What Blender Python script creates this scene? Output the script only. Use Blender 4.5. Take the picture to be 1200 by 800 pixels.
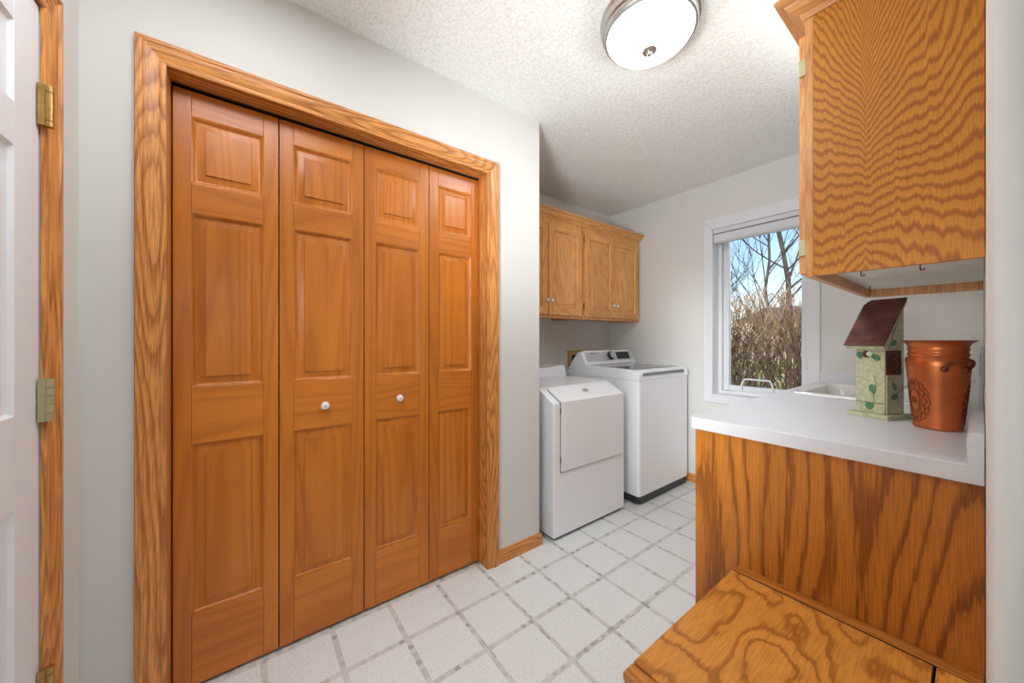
import bpy, bmesh, math, random
from mathutils import Vector, Matrix

for o in list(bpy.data.objects):
    bpy.data.objects.remove(o, do_unlink=True)
S = bpy.context.scene
COL = S.collection
R = math.radians
random.seed(7)

# ------------------------------------------------------------------ camera
cam_d = bpy.data.cameras.new('camera')
cam_d.sensor_width = 36
cam_d.lens = 412 / 1200 * 36
cam_d.shift_y = -0.0025
cam_d.clip_start = 0.02
cam_d.clip_end = 300
cam = bpy.data.objects.new('camera', cam_d)
cam.location = (0, 0, 1.19)
cam.rotation_euler = (R(90), 0, R(53.15))
COL.objects.link(cam)
S.camera = cam

# ------------------------------------------------------------------ world, sun, lamps, exposure
S.view_settings.view_transform = 'Standard'
S.view_settings.look = 'None'
S.view_settings.gamma = 1
S.view_settings.use_curve_mapping = False
S.view_settings.exposure = 0.14
world = bpy.data.worlds.new('sky')
S.world = world
world.use_nodes = True
wn = world.node_tree
sky = wn.nodes.new('ShaderNodeTexSky')
sky.sky_type = 'NISHITA'
sky.sun_disc = False
sky.sun_elevation = R(42)
sky.sun_rotation = R(200)
sky.air_density = 1.0
sky.dust_density = 0.6
sky.ozone_density = 2.0
bg = wn.nodes['Background']
wn.links.new(sky.outputs[0], bg.inputs[0])
bg.inputs[1].default_value = 0.24

def lamp(name, typ, loc, energy, rot=(0, 0, 0), color=(1, 1, 1), **kw):
    d = bpy.data.lights.new(name, typ)
    d.energy = energy
    d.color = color
    for k, v in kw.items():
        setattr(d, k, v)
    o = bpy.data.objects.new(name, d)
    o.location = loc
    o.rotation_euler = rot
    COL.objects.link(o)
    return o

lamp('sun', 'SUN', (3, -6, 9), 3.6, (R(46), 0, R(28)), (1, .94, .84), angle=R(.6))
# unseen fill lamps added for even brightness: behind the viewer, overhead, outside the window,
# hidden on top of the right wall cabinet, and spots beside and behind the camera
lamp('rear_fill', 'AREA', (-.12, -2.7, 1.5), 7, (R(90), 0, 0), (.88, .95, 1), shape='RECTANGLE', size=.5, size_y=1.5)
lamp('overhead_fill', 'AREA', (-.80, .0, 2.42), 10.5, (0, 0, 0), (.88, .95, 1), shape='DISK', size=.7)
lamp('window_fill', 'AREA', (-.98, 4.6, 3.3), 105, (R(-57), 0, 0), (.90, .95, 1), shape='RECTANGLE', size=2.0, size_y=1.4)
lamp('cabinet_top_fill', 'AREA', (-.15, 1.70, 2.17), 3, (R(180), 0, 0), (.88, .95, 1), shape='RECTANGLE', size=.24, size_y=.7)
for loc, aim, e, cone in (((-.46, -.28, 1.30), (-1.45, 1.8, 2.44), 125, 70), ((.35, -2.4, 1.55), (-1.35, 2.3, .85), 720, 23), ((-.13, -2.4, 1.22), (-.22, 2.95, 1.15), 90, 12), ((-.30, -.30, 1.5), (-1.5, .7, .5), 30, 90)):
    o = lamp('fill_spot', 'SPOT', loc, e, (0, 0, 0), (.88, .95, 1), spot_size=R(cone), spot_blend=1, shadow_soft_size=.2)  # fill spots added to lift dim areas, no real flash
    o.rotation_euler = (Vector(aim) - o.location).to_track_quat('-Z', 'Y').to_euler()

# ------------------------------------------------------------------ materials
def newmat(name):
    m = bpy.data.materials.new(name)
    m.use_nodes = True
    nt = m.node_tree
    return m, nt, nt.nodes['Principled BSDF']

def nd(nt, t, **kw):
    n = nt.nodes.new(t)
    for k, v in kw.items():
        setattr(n, k, v)
    return n

def s2l(c):
    return tuple(((x / 255) / 12.92 if x / 255 <= .04045 else ((x / 255 + .055) / 1.055) ** 2.4) for x in c) + (1,)

def mth(nt, op, a, b=None, c=None):
    n = nd(nt, 'ShaderNodeMath', operation=op)
    for i, v in enumerate((a, b, c)):
        if v is None: continue
        if isinstance(v, (int, float)): n.inputs[i].default_value = v
        else: nt.links.new(v, n.inputs[i])
    return n.outputs[0]

def ramp(nt, fac, stops):
    n = nd(nt, 'ShaderNodeValToRGB')
    while len(n.color_ramp.elements) < len(stops): n.color_ramp.elements.new(.5)
    for e, (p, c) in zip(n.color_ramp.elements, stops):
        e.position = p; e.color = c
    nt.links.new(fac, n.inputs[0])
    return n.outputs[0]

def noise(nt, vec, scale, detail=2, rough=.5, dist=0):
    n = nd(nt, 'ShaderNodeTexNoise')
    n.inputs['Scale'].default_value = scale
    n.inputs['Detail'].default_value = detail
    n.inputs['Roughness'].default_value = rough
    n.inputs['Distortion'].default_value = dist
    if vec is not None: nt.links.new(vec, n.inputs['Vector'])
    return n.outputs['Fac']

def coords(nt, vary=True):
    tc = nd(nt, 'ShaderNodeTexCoord')
    v = tc.outputs['Object']
    if vary:
        oi = nd(nt, 'ShaderNodeObjectInfo')
        m = nd(nt, 'ShaderNodeVectorMath', operation='MULTIPLY_ADD')
        cx = nd(nt, 'ShaderNodeCombineXYZ')
        for i, k in enumerate((7.3, 11.7, 5.1)):
            nt.links.new(mth(nt, 'MULTIPLY', oi.outputs['Random'], k), cx.inputs[i])
        nt.links.new(v, m.inputs[0]); m.inputs[1].default_value = (1, 1, 1)
        nt.links.new(cx.outputs[0], m.inputs[2])
        v = m.outputs[0]
    return v

def mapped(nt, v, sc, loc=(0, 0, 0)):
    m = nd(nt, 'ShaderNodeMapping')
    m.inputs['Scale'].default_value = sc
    m.inputs['Location'].default_value = loc
    nt.links.new(v, m.inputs['Vector'])
    return m.outputs[0]

def bump(nt, b, h, strength, dist=.002):
    n = nd(nt, 'ShaderNodeBump')
    n.inputs['Strength'].default_value = strength
    n.inputs['Distance'].default_value = dist
    nt.links.new(h, n.inputs['Height'])
    nt.links.new(n.outputs[0], b.inputs['Normal'])

def plain(name, rgb, rough=.5, metal=0, nscale=0, namt=.06, bmp=0, coat=0, spec=.5):
    m, nt, b = newmat(name)
    b.inputs['Roughness'].default_value = rough
    b.inputs['Metallic'].default_value = metal
    b.inputs['Coat Weight'].default_value = coat
    b.inputs['Specular IOR Level'].default_value = spec
    c = s2l(rgb)
    if nscale:
        v = coords(nt, False)
        f = noise(nt, v, nscale, 4)
        lo = tuple(x * (1 - namt) for x in c[:3]) + (1,)
        hi = tuple(min(1, x * (1 + namt)) for x in c[:3]) + (1,)
        nt.links.new(ramp(nt, f, [(.3, lo), (.7, hi)]), b.inputs['Base Color'])
        if bmp: bump(nt, b, f, bmp)
    else:
        b.inputs['Base Color'].default_value = c
    return m

def wood(name, axis, light, dark, freq=26, across=3.4, along=.42, contrast=1, rough=.38, fine=.16, stave=0, jag=.5, coat=.15, thin=False, det=1.2):
    m, nt, b = newmat(name)
    v = coords(nt)
    def sc(a, l):
        return tuple(l if 'XYZ'[i] == axis else a for i in range(3))
    n1 = noise(nt, mapped(nt, v, sc(across, along)), 1, det, .4)
    n2 = noise(nt, mapped(nt, v, sc(120, 5.5)), 1, 2)
    n3 = noise(nt, mapped(nt, v, sc(420, 14)), 1, 2)
    F = mth(nt, 'ADD', mth(nt, 'MULTIPLY', n1, freq), mth(nt, 'MULTIPLY', n2, jag))
    fr = mth(nt, 'FRACT', F)
    cr = ramp(nt, fr, [(0, (1, 1, 1, 1)), (.12, (.75, .75, .75, 1)), (.55, (0, 0, 0, 1)), (.86, (.25, .25, .25, 1)), (1, (1, 1, 1, 1))])
    if thin: cr = ramp(nt, fr, [(0, (0, 0, 0, 1)), (.42, (.08, .08, .08, 1)), (.6, (.9, .9, .9, 1)), (.72, (1, 1, 1, 1)), (.78, (.25, .25, .25, 1)), (1, (0, 0, 0, 1))])
    fac = mth(nt, 'MULTIPLY', cr, contrast)
    mx = nd(nt, 'ShaderNodeMix', data_type='RGBA')
    mx.inputs[6].default_value = s2l(light); mx.inputs[7].default_value = s2l(dark)
    nt.links.new(fac, mx.inputs[0])
    # fine pores and slow tone drift
    p = ramp(nt, n3, [(.36, (1 - fine * 1.7,) * 3 + (1,)), (.56, (1, 1, 1, 1))])
    m2 = nd(nt, 'ShaderNodeMix', data_type='RGBA', blend_type='MULTIPLY'); m2.inputs[0].default_value = 1
    nt.links.new(mx.outputs[2], m2.inputs[6]); nt.links.new(p, m2.inputs[7])
    slow = noise(nt, mapped(nt, v, sc(9, .8)), 1, 2)
    if stave:
        sx = nd(nt, 'ShaderNodeSeparateXYZ'); nt.links.new(v, sx.inputs[0])
        k = {'Z': 1, 'Y': 2, 'X': 1}[axis]
        st = mth(nt, 'FLOOR', mth(nt, 'DIVIDE', sx.outputs[k], stave))
        wnz = nd(nt, 'ShaderNodeTexWhiteNoise', noise_dimensions='1D'); nt.links.new(st, wnz.inputs['W'])
        slow = mth(nt, 'ADD', mth(nt, 'MULTIPLY', slow, .5), mth(nt, 'MULTIPLY', wnz.outputs['Value'], .5))
    oi = nd(nt, 'ShaderNodeObjectInfo')
    slow = mth(nt, 'ADD', mth(nt, 'MULTIPLY', slow, .7), mth(nt, 'MULTIPLY', oi.outputs['Random'], .3))
    p2 = ramp(nt, slow, [(.2, (.78, .74, .70, 1)), (.75, (1.0, 1.0, 1.0, 1))])
    m3 = nd(nt, 'ShaderNodeMix', data_type='RGBA', blend_type='MULTIPLY'); m3.inputs[0].default_value = .8
    nt.links.new(m2.outputs[2], m3.inputs[6]); nt.links.new(p2, m3.inputs[7])
    nt.links.new(m3.outputs[2], b.inputs['Base Color'])
    b.inputs['Roughness'].default_value = rough
    b.inputs['Coat Weight'].default_value = coat
    b.inputs['Coat Roughness'].default_value = .3
    b.inputs['Specular IOR Level'].default_value = .35
    bump(nt, b, n3, .12, .001)
    return m

OAK_L, OAK_D = (250, 184, 112), (214, 136, 74)
M = {}
M['casing'] = {a: wood('oak_casing_' + a, a, (246, 170, 94), (176, 100, 42), 30, 6, .7, .8, fine=.22) for a in 'XYZ'}
M['fir'] = {a: wood('fir_door_' + a, a, (212, 126, 42), (176, 94, 24), 16, 5, .30, .55, rough=.33, fine=.06, stave=(.055 if a == 'Z' else 0), jag=.2, coat=.3) for a in 'XYZ'}
M['oak'] = {a: wood('oak_cabinet_' + a, a, OAK_L, OAK_D, 26, 5, .55, .6, fine=.18) for a in 'XYZ'}
M['base_panel'] = wood('oak_veneer_base_panel', 'Z', (208, 130, 46), (142, 78, 24), 17, 3.1, .50, .9, rough=.36, fine=.14, jag=.6, thin=True, det=1.6)
M['bench_top'] = wood('oak_veneer_bench_top', 'Y', (236, 160, 70), (172, 100, 34), 10, 5.6, 3.0, .8, rough=.34, fine=.14, jag=.4, thin=True, det=2.6)
M['bench'] = wood('oak_bench_frame', 'X', (216, 140, 58), (160, 90, 32), 16, 6, .8, .7, rough=.34, fine=.2)

def upper_panel_mat():
    m, nt, b = newmat('oak_veneer_upper_side')
    tc = nd(nt, 'ShaderNodeTexCoord'); v = tc.outputs['Object']
    sx = nd(nt, 'ShaderNodeSeparateXYZ'); nt.links.new(v, sx.inputs[0])
    x, z = mth(nt, 'ADD', sx.outputs[0], .006), mth(nt, 'ADD', sx.outputs[2], 1.367)   # object origin is the panel's upper thing
    nlow = noise(nt, mapped(nt, v, (5, 5, 2.2)), 1, 1.5)
    nx = noise(nt, mapped(nt, v, (42, 42, 1.3)), 1, 2)
    nj = noise(nt, mapped(nt, v, (150, 150, 5)), 1, 2)
    n3 = noise(nt, mapped(nt, v, (520, 520, 16)), 1, 2)
    dx = mth(nt, 'ABSOLUTE', mth(nt, 'SUBTRACT', x, -.178))
    # soft V whose arms steepen with height
    zz = mth(nt, 'SUBTRACT', z, 1.45)
    arm = mth(nt, 'POWER', mth(nt, 'ADD', dx, .0), .55)
    k = mth(nt, 'MINIMUM', mth(nt, 'MAXIMUM', mth(nt, 'MULTIPLY', mth(nt, 'SUBTRACT', z, 1.50), 1.5), -.26), .85)
    F = mth(nt, 'SUBTRACT', z, mth(nt, 'MULTIPLY', arm, k))
    F = mth(nt, 'ADD', F, mth(nt, 'MULTIPLY', nlow, .16))
    F = mth(nt, 'ADD', F, mth(nt, 'MULTIPLY', nx, .030))
    F = mth(nt, 'ADD', F, mth(nt, 'MULTIPLY', nj, .010))
    fr = mth(nt, 'FRACT', mth(nt, 'MULTIPLY', F, 50))
    cr = ramp(nt, fr, [(0, (0, 0, 0, 1)), (.45, (.15, .15, .15, 1)), (.62, (1, 1, 1, 1)), (.82, (.85, .85, .85, 1)), (1, (0, 0, 0, 1))])
    mx = nd(nt, 'ShaderNodeMix', data_type='RGBA')
    mx.inputs[6].default_value = s2l((212, 142, 50)); mx.inputs[7].default_value = s2l((172, 100, 36))
    nt.links.new(cr, mx.inputs[0])
    p = ramp(nt, n3, [(.34, (.80, .77, .73, 1)), (.54, (1, 1, 1, 1))])
    m2 = nd(nt, 'ShaderNodeMix', data_type='RGBA', blend_type='MULTIPLY'); m2.inputs[0].default_value = 1
    nt.links.new(mx.outputs[2], m2.inputs[6]); nt.links.new(p, m2.inputs[7])
    nt.links.new(m2.outputs[2], b.inputs['Base Color'])
    b.inputs['Roughness'].default_value = .42
    b.inputs['Specular IOR Level'].default_value = .3
    bump(nt, b, n3, .1, .001)
    return m
M['upper_side'] = upper_panel_mat()

M['wall'] = plain('wall_paint', (221, 219, 214), .85, nscale=3, namt=.012, spec=.2)
M['wall_bright'] = M['wall']
def ceiling_mat():
    m, nt, b = newmat('popcorn_ceiling')
    v = coords(nt, False)
    n = noise(nt, v, 95, 5, .62)
    n2 = noise(nt, v, 34, 3, .6)
    h = mth(nt, 'ADD', mth(nt, 'MULTIPLY', n, .7), mth(nt, 'MULTIPLY', n2, .5))
    nt.links.new(ramp(nt, n, [(.36, s2l((234, 234, 230))), (.58, s2l((252, 252, 248)))]), b.inputs['Base Color'])
    b.inputs['Roughness'].default_value = .95
    b.inputs['Specular IOR Level'].default_value = .1
    bump(nt, b, h, .45, .010)
    return m
M['ceiling'] = ceiling_mat()
def tile_mat():
    m, nt, b = newmat('vinyl_tile')
    v = coords(nt, False)
    f = noise(nt, v, 190, 4, .6)
    f2 = noise(nt, v, 3, 2)
    c1 = ramp(nt, f, [(.33, s2l((200, 196, 190))), (.46, s2l((229, 231, 229))), (.7, s2l((237, 239, 238)))])
    c2 = ramp(nt, f2, [(.3, (.96, .955, .94, 1)), (.7, (1, 1, 1, 1))])
    mm = nd(nt, 'ShaderNodeMix', data_type='RGBA', blend_type='MULTIPLY'); mm.inputs[0].default_value = 1
    nt.links.new(c1, mm.inputs[6]); nt.links.new(c2, mm.inputs[7])
    nt.links.new(mm.outputs[2], b.inputs['Base Color'])
    b.inputs['Roughness'].default_value = .42
    b.inputs['Specular IOR Level'].default_value = .35
    bump(nt, b, f, .25, .001)
    return m
M['tile'] = tile_mat()
def band_mat():
    m, nt, b = newmat('vinyl_mosaic_band')
    v = coords(nt, False)
    sn = nd(nt, 'ShaderNodeVectorMath', operation='SNAP'); sn.inputs[1].default_value = (.0205, .0205, 10)
    nt.links.new(v, sn.inputs[0])
    w = nd(nt, 'ShaderNodeTexWhiteNoise', noise_dimensions='3D'); nt.links.new(sn.outputs[0], w.inputs['Vector'])
    c = ramp(nt, w.outputs['Value'], [(0, s2l((164, 163, 161))), (.10, s2l((174, 173, 170))), (.14, s2l((192, 191, 186))), (.6, s2l((208, 207, 202))), (1, s2l((214, 209, 206)))])
    nt.links.new(c, b.inputs['Base Color'])
    b.inputs['Roughness'].default_value = .5
    return m
M['band'] = band_mat()
M['white_paint'] = plain('white_semigloss_paint', (226, 227, 229), .35, spec=.4)
M['door_white'] = plain('white_door_paint', (238, 240, 244), .4, spec=.4)
M['appliance'] = plain('white_enamel', (247, 249, 252), .22, coat=.3)
M['appliance_grey'] = plain('grey_white_plastic', (200, 201, 205), .4)
M['dark_plastic'] = plain('charcoal_plastic', (52, 53, 58), .4)
M['smoked_glass'] = plain('smoked_glass_lid', (96, 98, 104), .12, coat=.4)
M['display'] = plain('black_display', (26, 28, 34), .15)
M['silver'] = plain('silver_console', (196, 198, 204), .32, metal=.35)
M['chrome'] = plain('brushed_nickel', (196, 194, 190), .28, metal=1)
M['brass'] = plain('antique_brass', (186, 152, 92), .32, metal=.9, nscale=60, namt=.2)
M['pale_brass'] = plain('pale_painted_brass', (190, 184, 142), .4, metal=.5)
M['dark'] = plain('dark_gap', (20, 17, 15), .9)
M['porcelain'] = plain('porcelain', (232, 230, 224), .2, coat=.4)
M['counter'] = plain('white_laminate', (216, 216, 218), .38, nscale=260, namt=.03)
M['copper'] = plain('hammered_copper', (206, 118, 68), .36, metal=.85, nscale=9, namt=.22, bmp=.05)
M['copper_dark'] = plain('tarnished_copper', (128, 72, 52), .42, metal=.9)
M['cab_inside'] = plain('pale_cabinet_underside', (240, 235, 224), .6, nscale=8, namt=.04)
M['light_wood'] = wood('pale_pine_box', 'Z', (214, 180, 112), (190, 150, 84), 14, 8, 1, .4, fine=.1)
M['green_paint'] = plain('distressed_green_paint', (188, 188, 152), .75, nscale=70, namt=.22, bmp=.2)
M['green_pale'] = plain('pale_green_side_paint', (190, 188, 156), .75, nscale=45, namt=.2, bmp=.2)
M['leaf'] = plain('painted_leaf_green', (84, 128, 92), .7, nscale=60, namt=.2)
M['leaf_blue'] = plain('painted_leaf_bluegreen', (104, 134, 128), .7, nscale=60, namt=.2)
M['rust'] = plain('rusty_corrugated_roof', (98, 58, 48), .5, metal=.3, nscale=26, namt=.4)
M['seed'] = plain('dark_seed', (92, 52, 36), .7, nscale=120, namt=.5)
M['wire'] = plain('dark_wire', (60, 58, 54), .5, metal=.6)
M['fabric'] = plain('white_blind_fabric', (218, 219, 221), .7)
M['trim_grey'] = plain('grey_blind_trim', (150, 152, 156), .5)  # even grey, used on the washer lid grip
M['bark'] = plain('grey_brown_bark', (84, 72, 66), .9, nscale=14, namt=.4)
M['twig'] = plain('bare_twig_bark', (104, 82, 66), .9, nscale=3, namt=.35)
M['twig_tan'] = plain('dry_tan_twig', (166, 136, 108), .9, nscale=3, namt=.3)
M['lawn'] = plain('winter_lawn', (184, 182, 112), .95, nscale=1.3, namt=.25)
M['roof'] = plain('grey_shingle_roof', (118, 116, 118), .9, nscale=2, namt=.2)
M['siding'] = plain('beige_siding', (190, 176, 156), .8)
def dome_mat():
    m, nt, b = newmat('lit_alabaster_glass')
    v = coords(nt, False)
    f = noise(nt, v, 7, 3, .5, 1.0)
    c = ramp(nt, f, [(.35, (.96, .96, .95, 1)), (.6, (.88, .95, 1, 1))])
    b.inputs['Base Color'].default_value = (.85, .84, .8, 1)
    b.inputs['Roughness'].default_value = .25
    nt.links.new(c, b.inputs['Emission Color'])
    b.inputs['Emission Strength'].default_value = 1
    s = mth(nt, 'MULTIPLY_ADD', f, 60, -5)
    nt.links.new(s, b.inputs['Emission Strength'])
    return m
M['dome'] = dome_mat()
def glass_mat():
    m = bpy.data.materials.new('window_glass'); m.use_nodes = True
    nt = m.node_tree
    for n in list(nt.nodes):
        if n.type != 'OUTPUT_MATERIAL': nt.nodes.remove(n)
    out = [n for n in nt.nodes if n.type == 'OUTPUT_MATERIAL'][0]
    t = nd(nt, 'ShaderNodeBsdfTransparent'); t.inputs[0].default_value = (.97, .98, .98, 1)
    g = nd(nt, 'ShaderNodeBsdfGlossy'); g.inputs['Roughness'].default_value = .02
    fr = nd(nt, 'ShaderNodeFresnel'); fr.inputs[0].default_value = 1.3
    mx = nd(nt, 'ShaderNodeMixShader')
    nt.links.new(fr.outputs[0], mx.inputs[0]); nt.links.new(t.outputs[0], mx.inputs[1]); nt.links.new(g.outputs[0], mx.inputs[2])
    nt.links.new(mx.outputs[0], out.inputs[0])
    return m
M['glass'] = glass_mat()

# ------------------------------------------------------------------ helpers
def link_mesh(name, me, mat, parent=None):
    o = bpy.data.objects.new(name, me)
    if mat and not me.materials: me.materials.append(mat)
    COL.objects.link(o)
    if parent is not None: o.parent = parent
    return o

def wloc(p):
    v = Vector((0, 0, 0))
    while p is not None:
        v += p.location; p = p.parent
    return v

def obj(name, bm, mat, parent=None, local=False, smooth=38):
    """bm in world coordinates (or local when local=True); becomes ONE mesh object."""
    if parent is not None and not local:
        bmesh.ops.translate(bm, verts=bm.verts, vec=-wloc(parent))
    bmesh.ops.recalc_face_normals(bm, faces=bm.faces)
    me = bpy.data.meshes.new(name)
    bm.to_mesh(me); bm.free()
    if smooth:
        me.shade_smooth()
        me.set_sharp_from_angle(angle=R(smooth))
    o = link_mesh(name, me, mat, parent)
    if smooth and len(me.vertices) < 4000:
        w_ = o.modifiers.new('weighted_normals', 'WEIGHTED_NORMAL'); w_.keep_sharp = True; w_.weight = 80
    return o

def tag(o, label=None, cat=None, group=None, kind=None):
    if label: o['label'] = label
    if cat: o['category'] = cat
    if group: o['group'] = group
    if kind: o['kind'] = kind
    return o

def thing(name, label, cat, loc=(0, 0, 0), rz=0, group=None, kind=None):
    o = bpy.data.objects.new(name, None)
    o.empty_display_size = .05
    COL.objects.link(o)
    o.location = loc; o.rotation_euler = (0, 0, rz)
    return tag(o, label, cat, group, kind)

def BM(): return bmesh.new()

def box(bm, x0, y0, z0, x1, y1, z1, bev=0, seg=2):
    x0, x1 = sorted((x0, x1)); y0, y1 = sorted((y0, y1)); z0, z1 = sorted((z0, z1))
    t = bmesh.new()
    bmesh.ops.create_cube(t, size=1)
    bmesh.ops.scale(t, vec=(x1 - x0, y1 - y0, z1 - z0), verts=t.verts)
    bmesh.ops.translate(t, vec=((x0 + x1) / 2, (y0 + y1) / 2, (z0 + z1) / 2), verts=t.verts)
    if bev: bmesh.ops.bevel(t, geom=list(t.edges), offset=bev, segments=seg, affect='EDGES', profile=.5)
    merge(bm, t)
    return bm

def merge(bm, t):
    me = bpy.data.meshes.new('tmp'); t.to_mesh(me); t.free()
    bm.from_mesh(me); bpy.data.meshes.remove(me)

def prism(bm, pts, axis, a, b, bev=0, seg=2):
    """pts 2-D polygon; axis 'X': pts=(y,z); 'Y': pts=(x,z); 'Z': pts=(x,y)"""
    t = bmesh.new()
    def P(p, d):
        return {'X': (d, p[0], p[1]), 'Y': (p[0], d, p[1]), 'Z': (p[0], p[1], d)}[axis]
    A = [t.verts.new(P(p, a)) for p in pts]; B = [t.verts.new(P(p, b)) for p in pts]
    n = len(pts)
    t.faces.new(A); t.faces.new(B[::-1])
    for i in range(n): t.faces.new((A[i], B[i], B[(i + 1) % n], A[(i + 1) % n]))
    bmesh.ops.recalc_face_normals(t, faces=t.faces)
    if bev: bmesh.ops.bevel(t, geom=list(t.edges), offset=bev, segments=seg, affect='EDGES', profile=.5)
    merge(bm, t)
    return bm

def tube(bm, pts, r, n=8, caps=True):
    pts = [Vector(p) for p in pts]
    rs = r if isinstance(r, (list, tuple)) else [r] * len(pts)
    rings = []
    up = None
    for i, p in enumerate(pts):
        d = (pts[min(i + 1, len(pts) - 1)] - pts[max(i - 1, 0)]).normalized()
        if up is None:
            up = d.orthogonal().normalized()
        else:
            up = (up - d * up.dot(d))
            up = up.normalized() if up.length > 1e-6 else d.orthogonal().normalized()
        s = d.cross(up)
        rings.append([bm.verts.new(p + (up * math.cos(2 * math.pi * k / n) + s * math.sin(2 * math.pi * k / n)) * rs[i]) for k in range(n)])
    for a, b in zip(rings, rings[1:]):
        for k in range(n):
            bm.faces.new((a[k], a[(k + 1) % n], b[(k + 1) % n], b[k]))
    if caps and n > 2:
        bm.faces.new(rings[0][::-1]); bm.faces.new(rings[-1])
    return bm

def lathe(bm, prof, c=(0, 0, 0), n=40, axis='Z'):
    """prof list of (r, h)"""
    rings = []
    def P(r, h, a):
        x, y = r * math.cos(a), r * math.sin(a)
        v = {'Z': (x, y, h), 'X': (h, x, y), 'Y': (x, h, y)}[axis]
        return (c[0] + v[0], c[1] + v[1], c[2] + v[2])
    for r, h in prof:
        if r < 1e-6: rings.append([bm.verts.new(P(0, h, 0))])
        else: rings.append([bm.verts.new(P(r, h, 2 * math.pi * k / n)) for k in range(n)])
    for a, b in zip(rings, rings[1:]):
        for k in range(n):
            k2 = (k + 1) % n
            if len(a) == 1 and len(b) == 1: continue
            if len(a) == 1: bm.faces.new((a[0], b[k], b[k2]))
            elif len(b) == 1: bm.faces.new((a[k], a[k2], b[0]))
            else: bm.faces.new((a[k], a[k2], b[k2], b[k]))
    return bm

def sweep(bm, prof, A, B, U, N, mA=0, mB=0):
    """moulding: prof (w,t) from A to B, w along U, t along N, ends mitred by mA/mB * w"""
    A, B, U, N = Vector(A), Vector(B), Vector(U), Vector(N)
    D = (B - A).normalized()
    a = [bm.verts.new(A + U * w + N * t - D * (mA(w, t) if callable(mA) else mA * w)) for w, t in prof]
    b = [bm.verts.new(B + U * w + N * t + D * (mB(w, t) if callable(mB) else mB * w)) for w, t in prof]
    n = len(prof)
    for i in range(n): bm.faces.new((a[i], a[(i + 1) % n], b[(i + 1) % n], b[i]))
    bm.faces.new(a[::-1]); bm.faces.new(b)
    return bm

def rings_panel(bm, mp, u0, v0, u1, v1, rings, back):
    """rings: list of (inset, d); closed with a back face at depth back"""
    L = []
    for ins, d in [(0, back)] + rings:
        L.append([bm.verts.new(mp(u, v, d)) for u, v in ((u0 + ins, v0 + ins), (u1 - ins, v0 + ins), (u1 - ins, v1 - ins), (u0 + ins, v1 - ins))])
    for a, b in zip(L, L[1:]):
        for k in range(4): bm.faces.new((a[k], a[(k + 1) % 4], b[(k + 1) % 4], b[k]))
    bm.faces.new(L[0][::-1]); bm.faces.new(L[-1])
    return bm

def mbox(bm, mp, u0, v0, d0, u1, v1, d1, bev=0):
    a = mp(u0, v0, d0); b = mp(u1, v1, d1)
    return box(bm, *a, *b, bev=bev)

PANEL = [(0, -.0015), (.003, -.0025), (.008, -.010), (.012, -.0125), (.017, -.0125), (.036, -.0055), (.0368, -.0060), (.0374, -.0015), (.0395, -.0012)]
def panel_door(parent, mp, u0, u1, v0, v1, cols, rows, thick, mat, haxis, rings=PANEL, bev=.0015, alone=False):
    """stile-and-rail leaf: cols [(ua,ub)], rows [(va,vb)] panel openings"""
    V, H = (mat['Z'], mat[haxis]) if isinstance(mat, dict) else (mat, mat)
    us = [u0] + [u for c in cols for u in c] + [u1]
    for i in range(0, len(us), 2):
        if i == 0 or i == len(us) - 2:
            obj('stile', mbox(BM(), mp, us[i], v0, -thick, us[i + 1], v1, 0, bev), V, parent)
        else:
            obj('mullion', mbox(BM(), mp, us[i] + .0004, v0 + .05, -thick, us[i + 1] - .0004, v1 - .05, -.0003, bev), V, parent)
    vs = [v0] + [v for r in rows for v in r] + [v1]
    for i in range(0, len(vs), 2):
        for c in cols:
            obj('rail', mbox(BM(), mp, c[0] + .0004, vs[i], -thick, c[1] - .0004, vs[i + 1], -.0004, bev), H, parent)
    for c in cols:
        for r in rows:
            obj('panel', rings_panel(BM(), mp, c[0], r[0], c[1], r[1], rings, -thick + .004), V, parent)

def text_mesh(name, s, size, mat, parent, loc, rot, ext=.0004):
    cu = bpy.data.curves.new(name, 'FONT'); cu.body = s; cu.size = size; cu.extrude = ext
    cu.align_x = 'CENTER'; cu.align_y = 'CENTER'
    t = bpy.data.objects.new('t', cu); COL.objects.link(t)
    dg = bpy.context.evaluated_depsgraph_get()
    me = bpy.data.meshes.new_from_object(t.evaluated_get(dg))
    bpy.data.objects.remove(t, do_unlink=True)
    me.name = name; me.materials.clear()
    o = link_mesh(name, me, mat, parent)
    o.location = Vector(loc) - (wloc(parent) if parent else Vector())
    o.rotation_euler = rot
    return o

# ------------------------------------------------------------------ main dimensions (metres)
XC, YK, YE = -1.534, -.385, 1.351      # closet wall plane, entry-door wall plane, end of the closet wall
XB, YW, XR = -2.282, 2.965, .006       # wall behind the machines, window wall, right wall
CE = 2.44
def struct(name, bm, mat, label, cat='wall', parent=None):
    return tag(obj(name, bm, mat, parent, smooth=30), label, cat, kind='structure')

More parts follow.
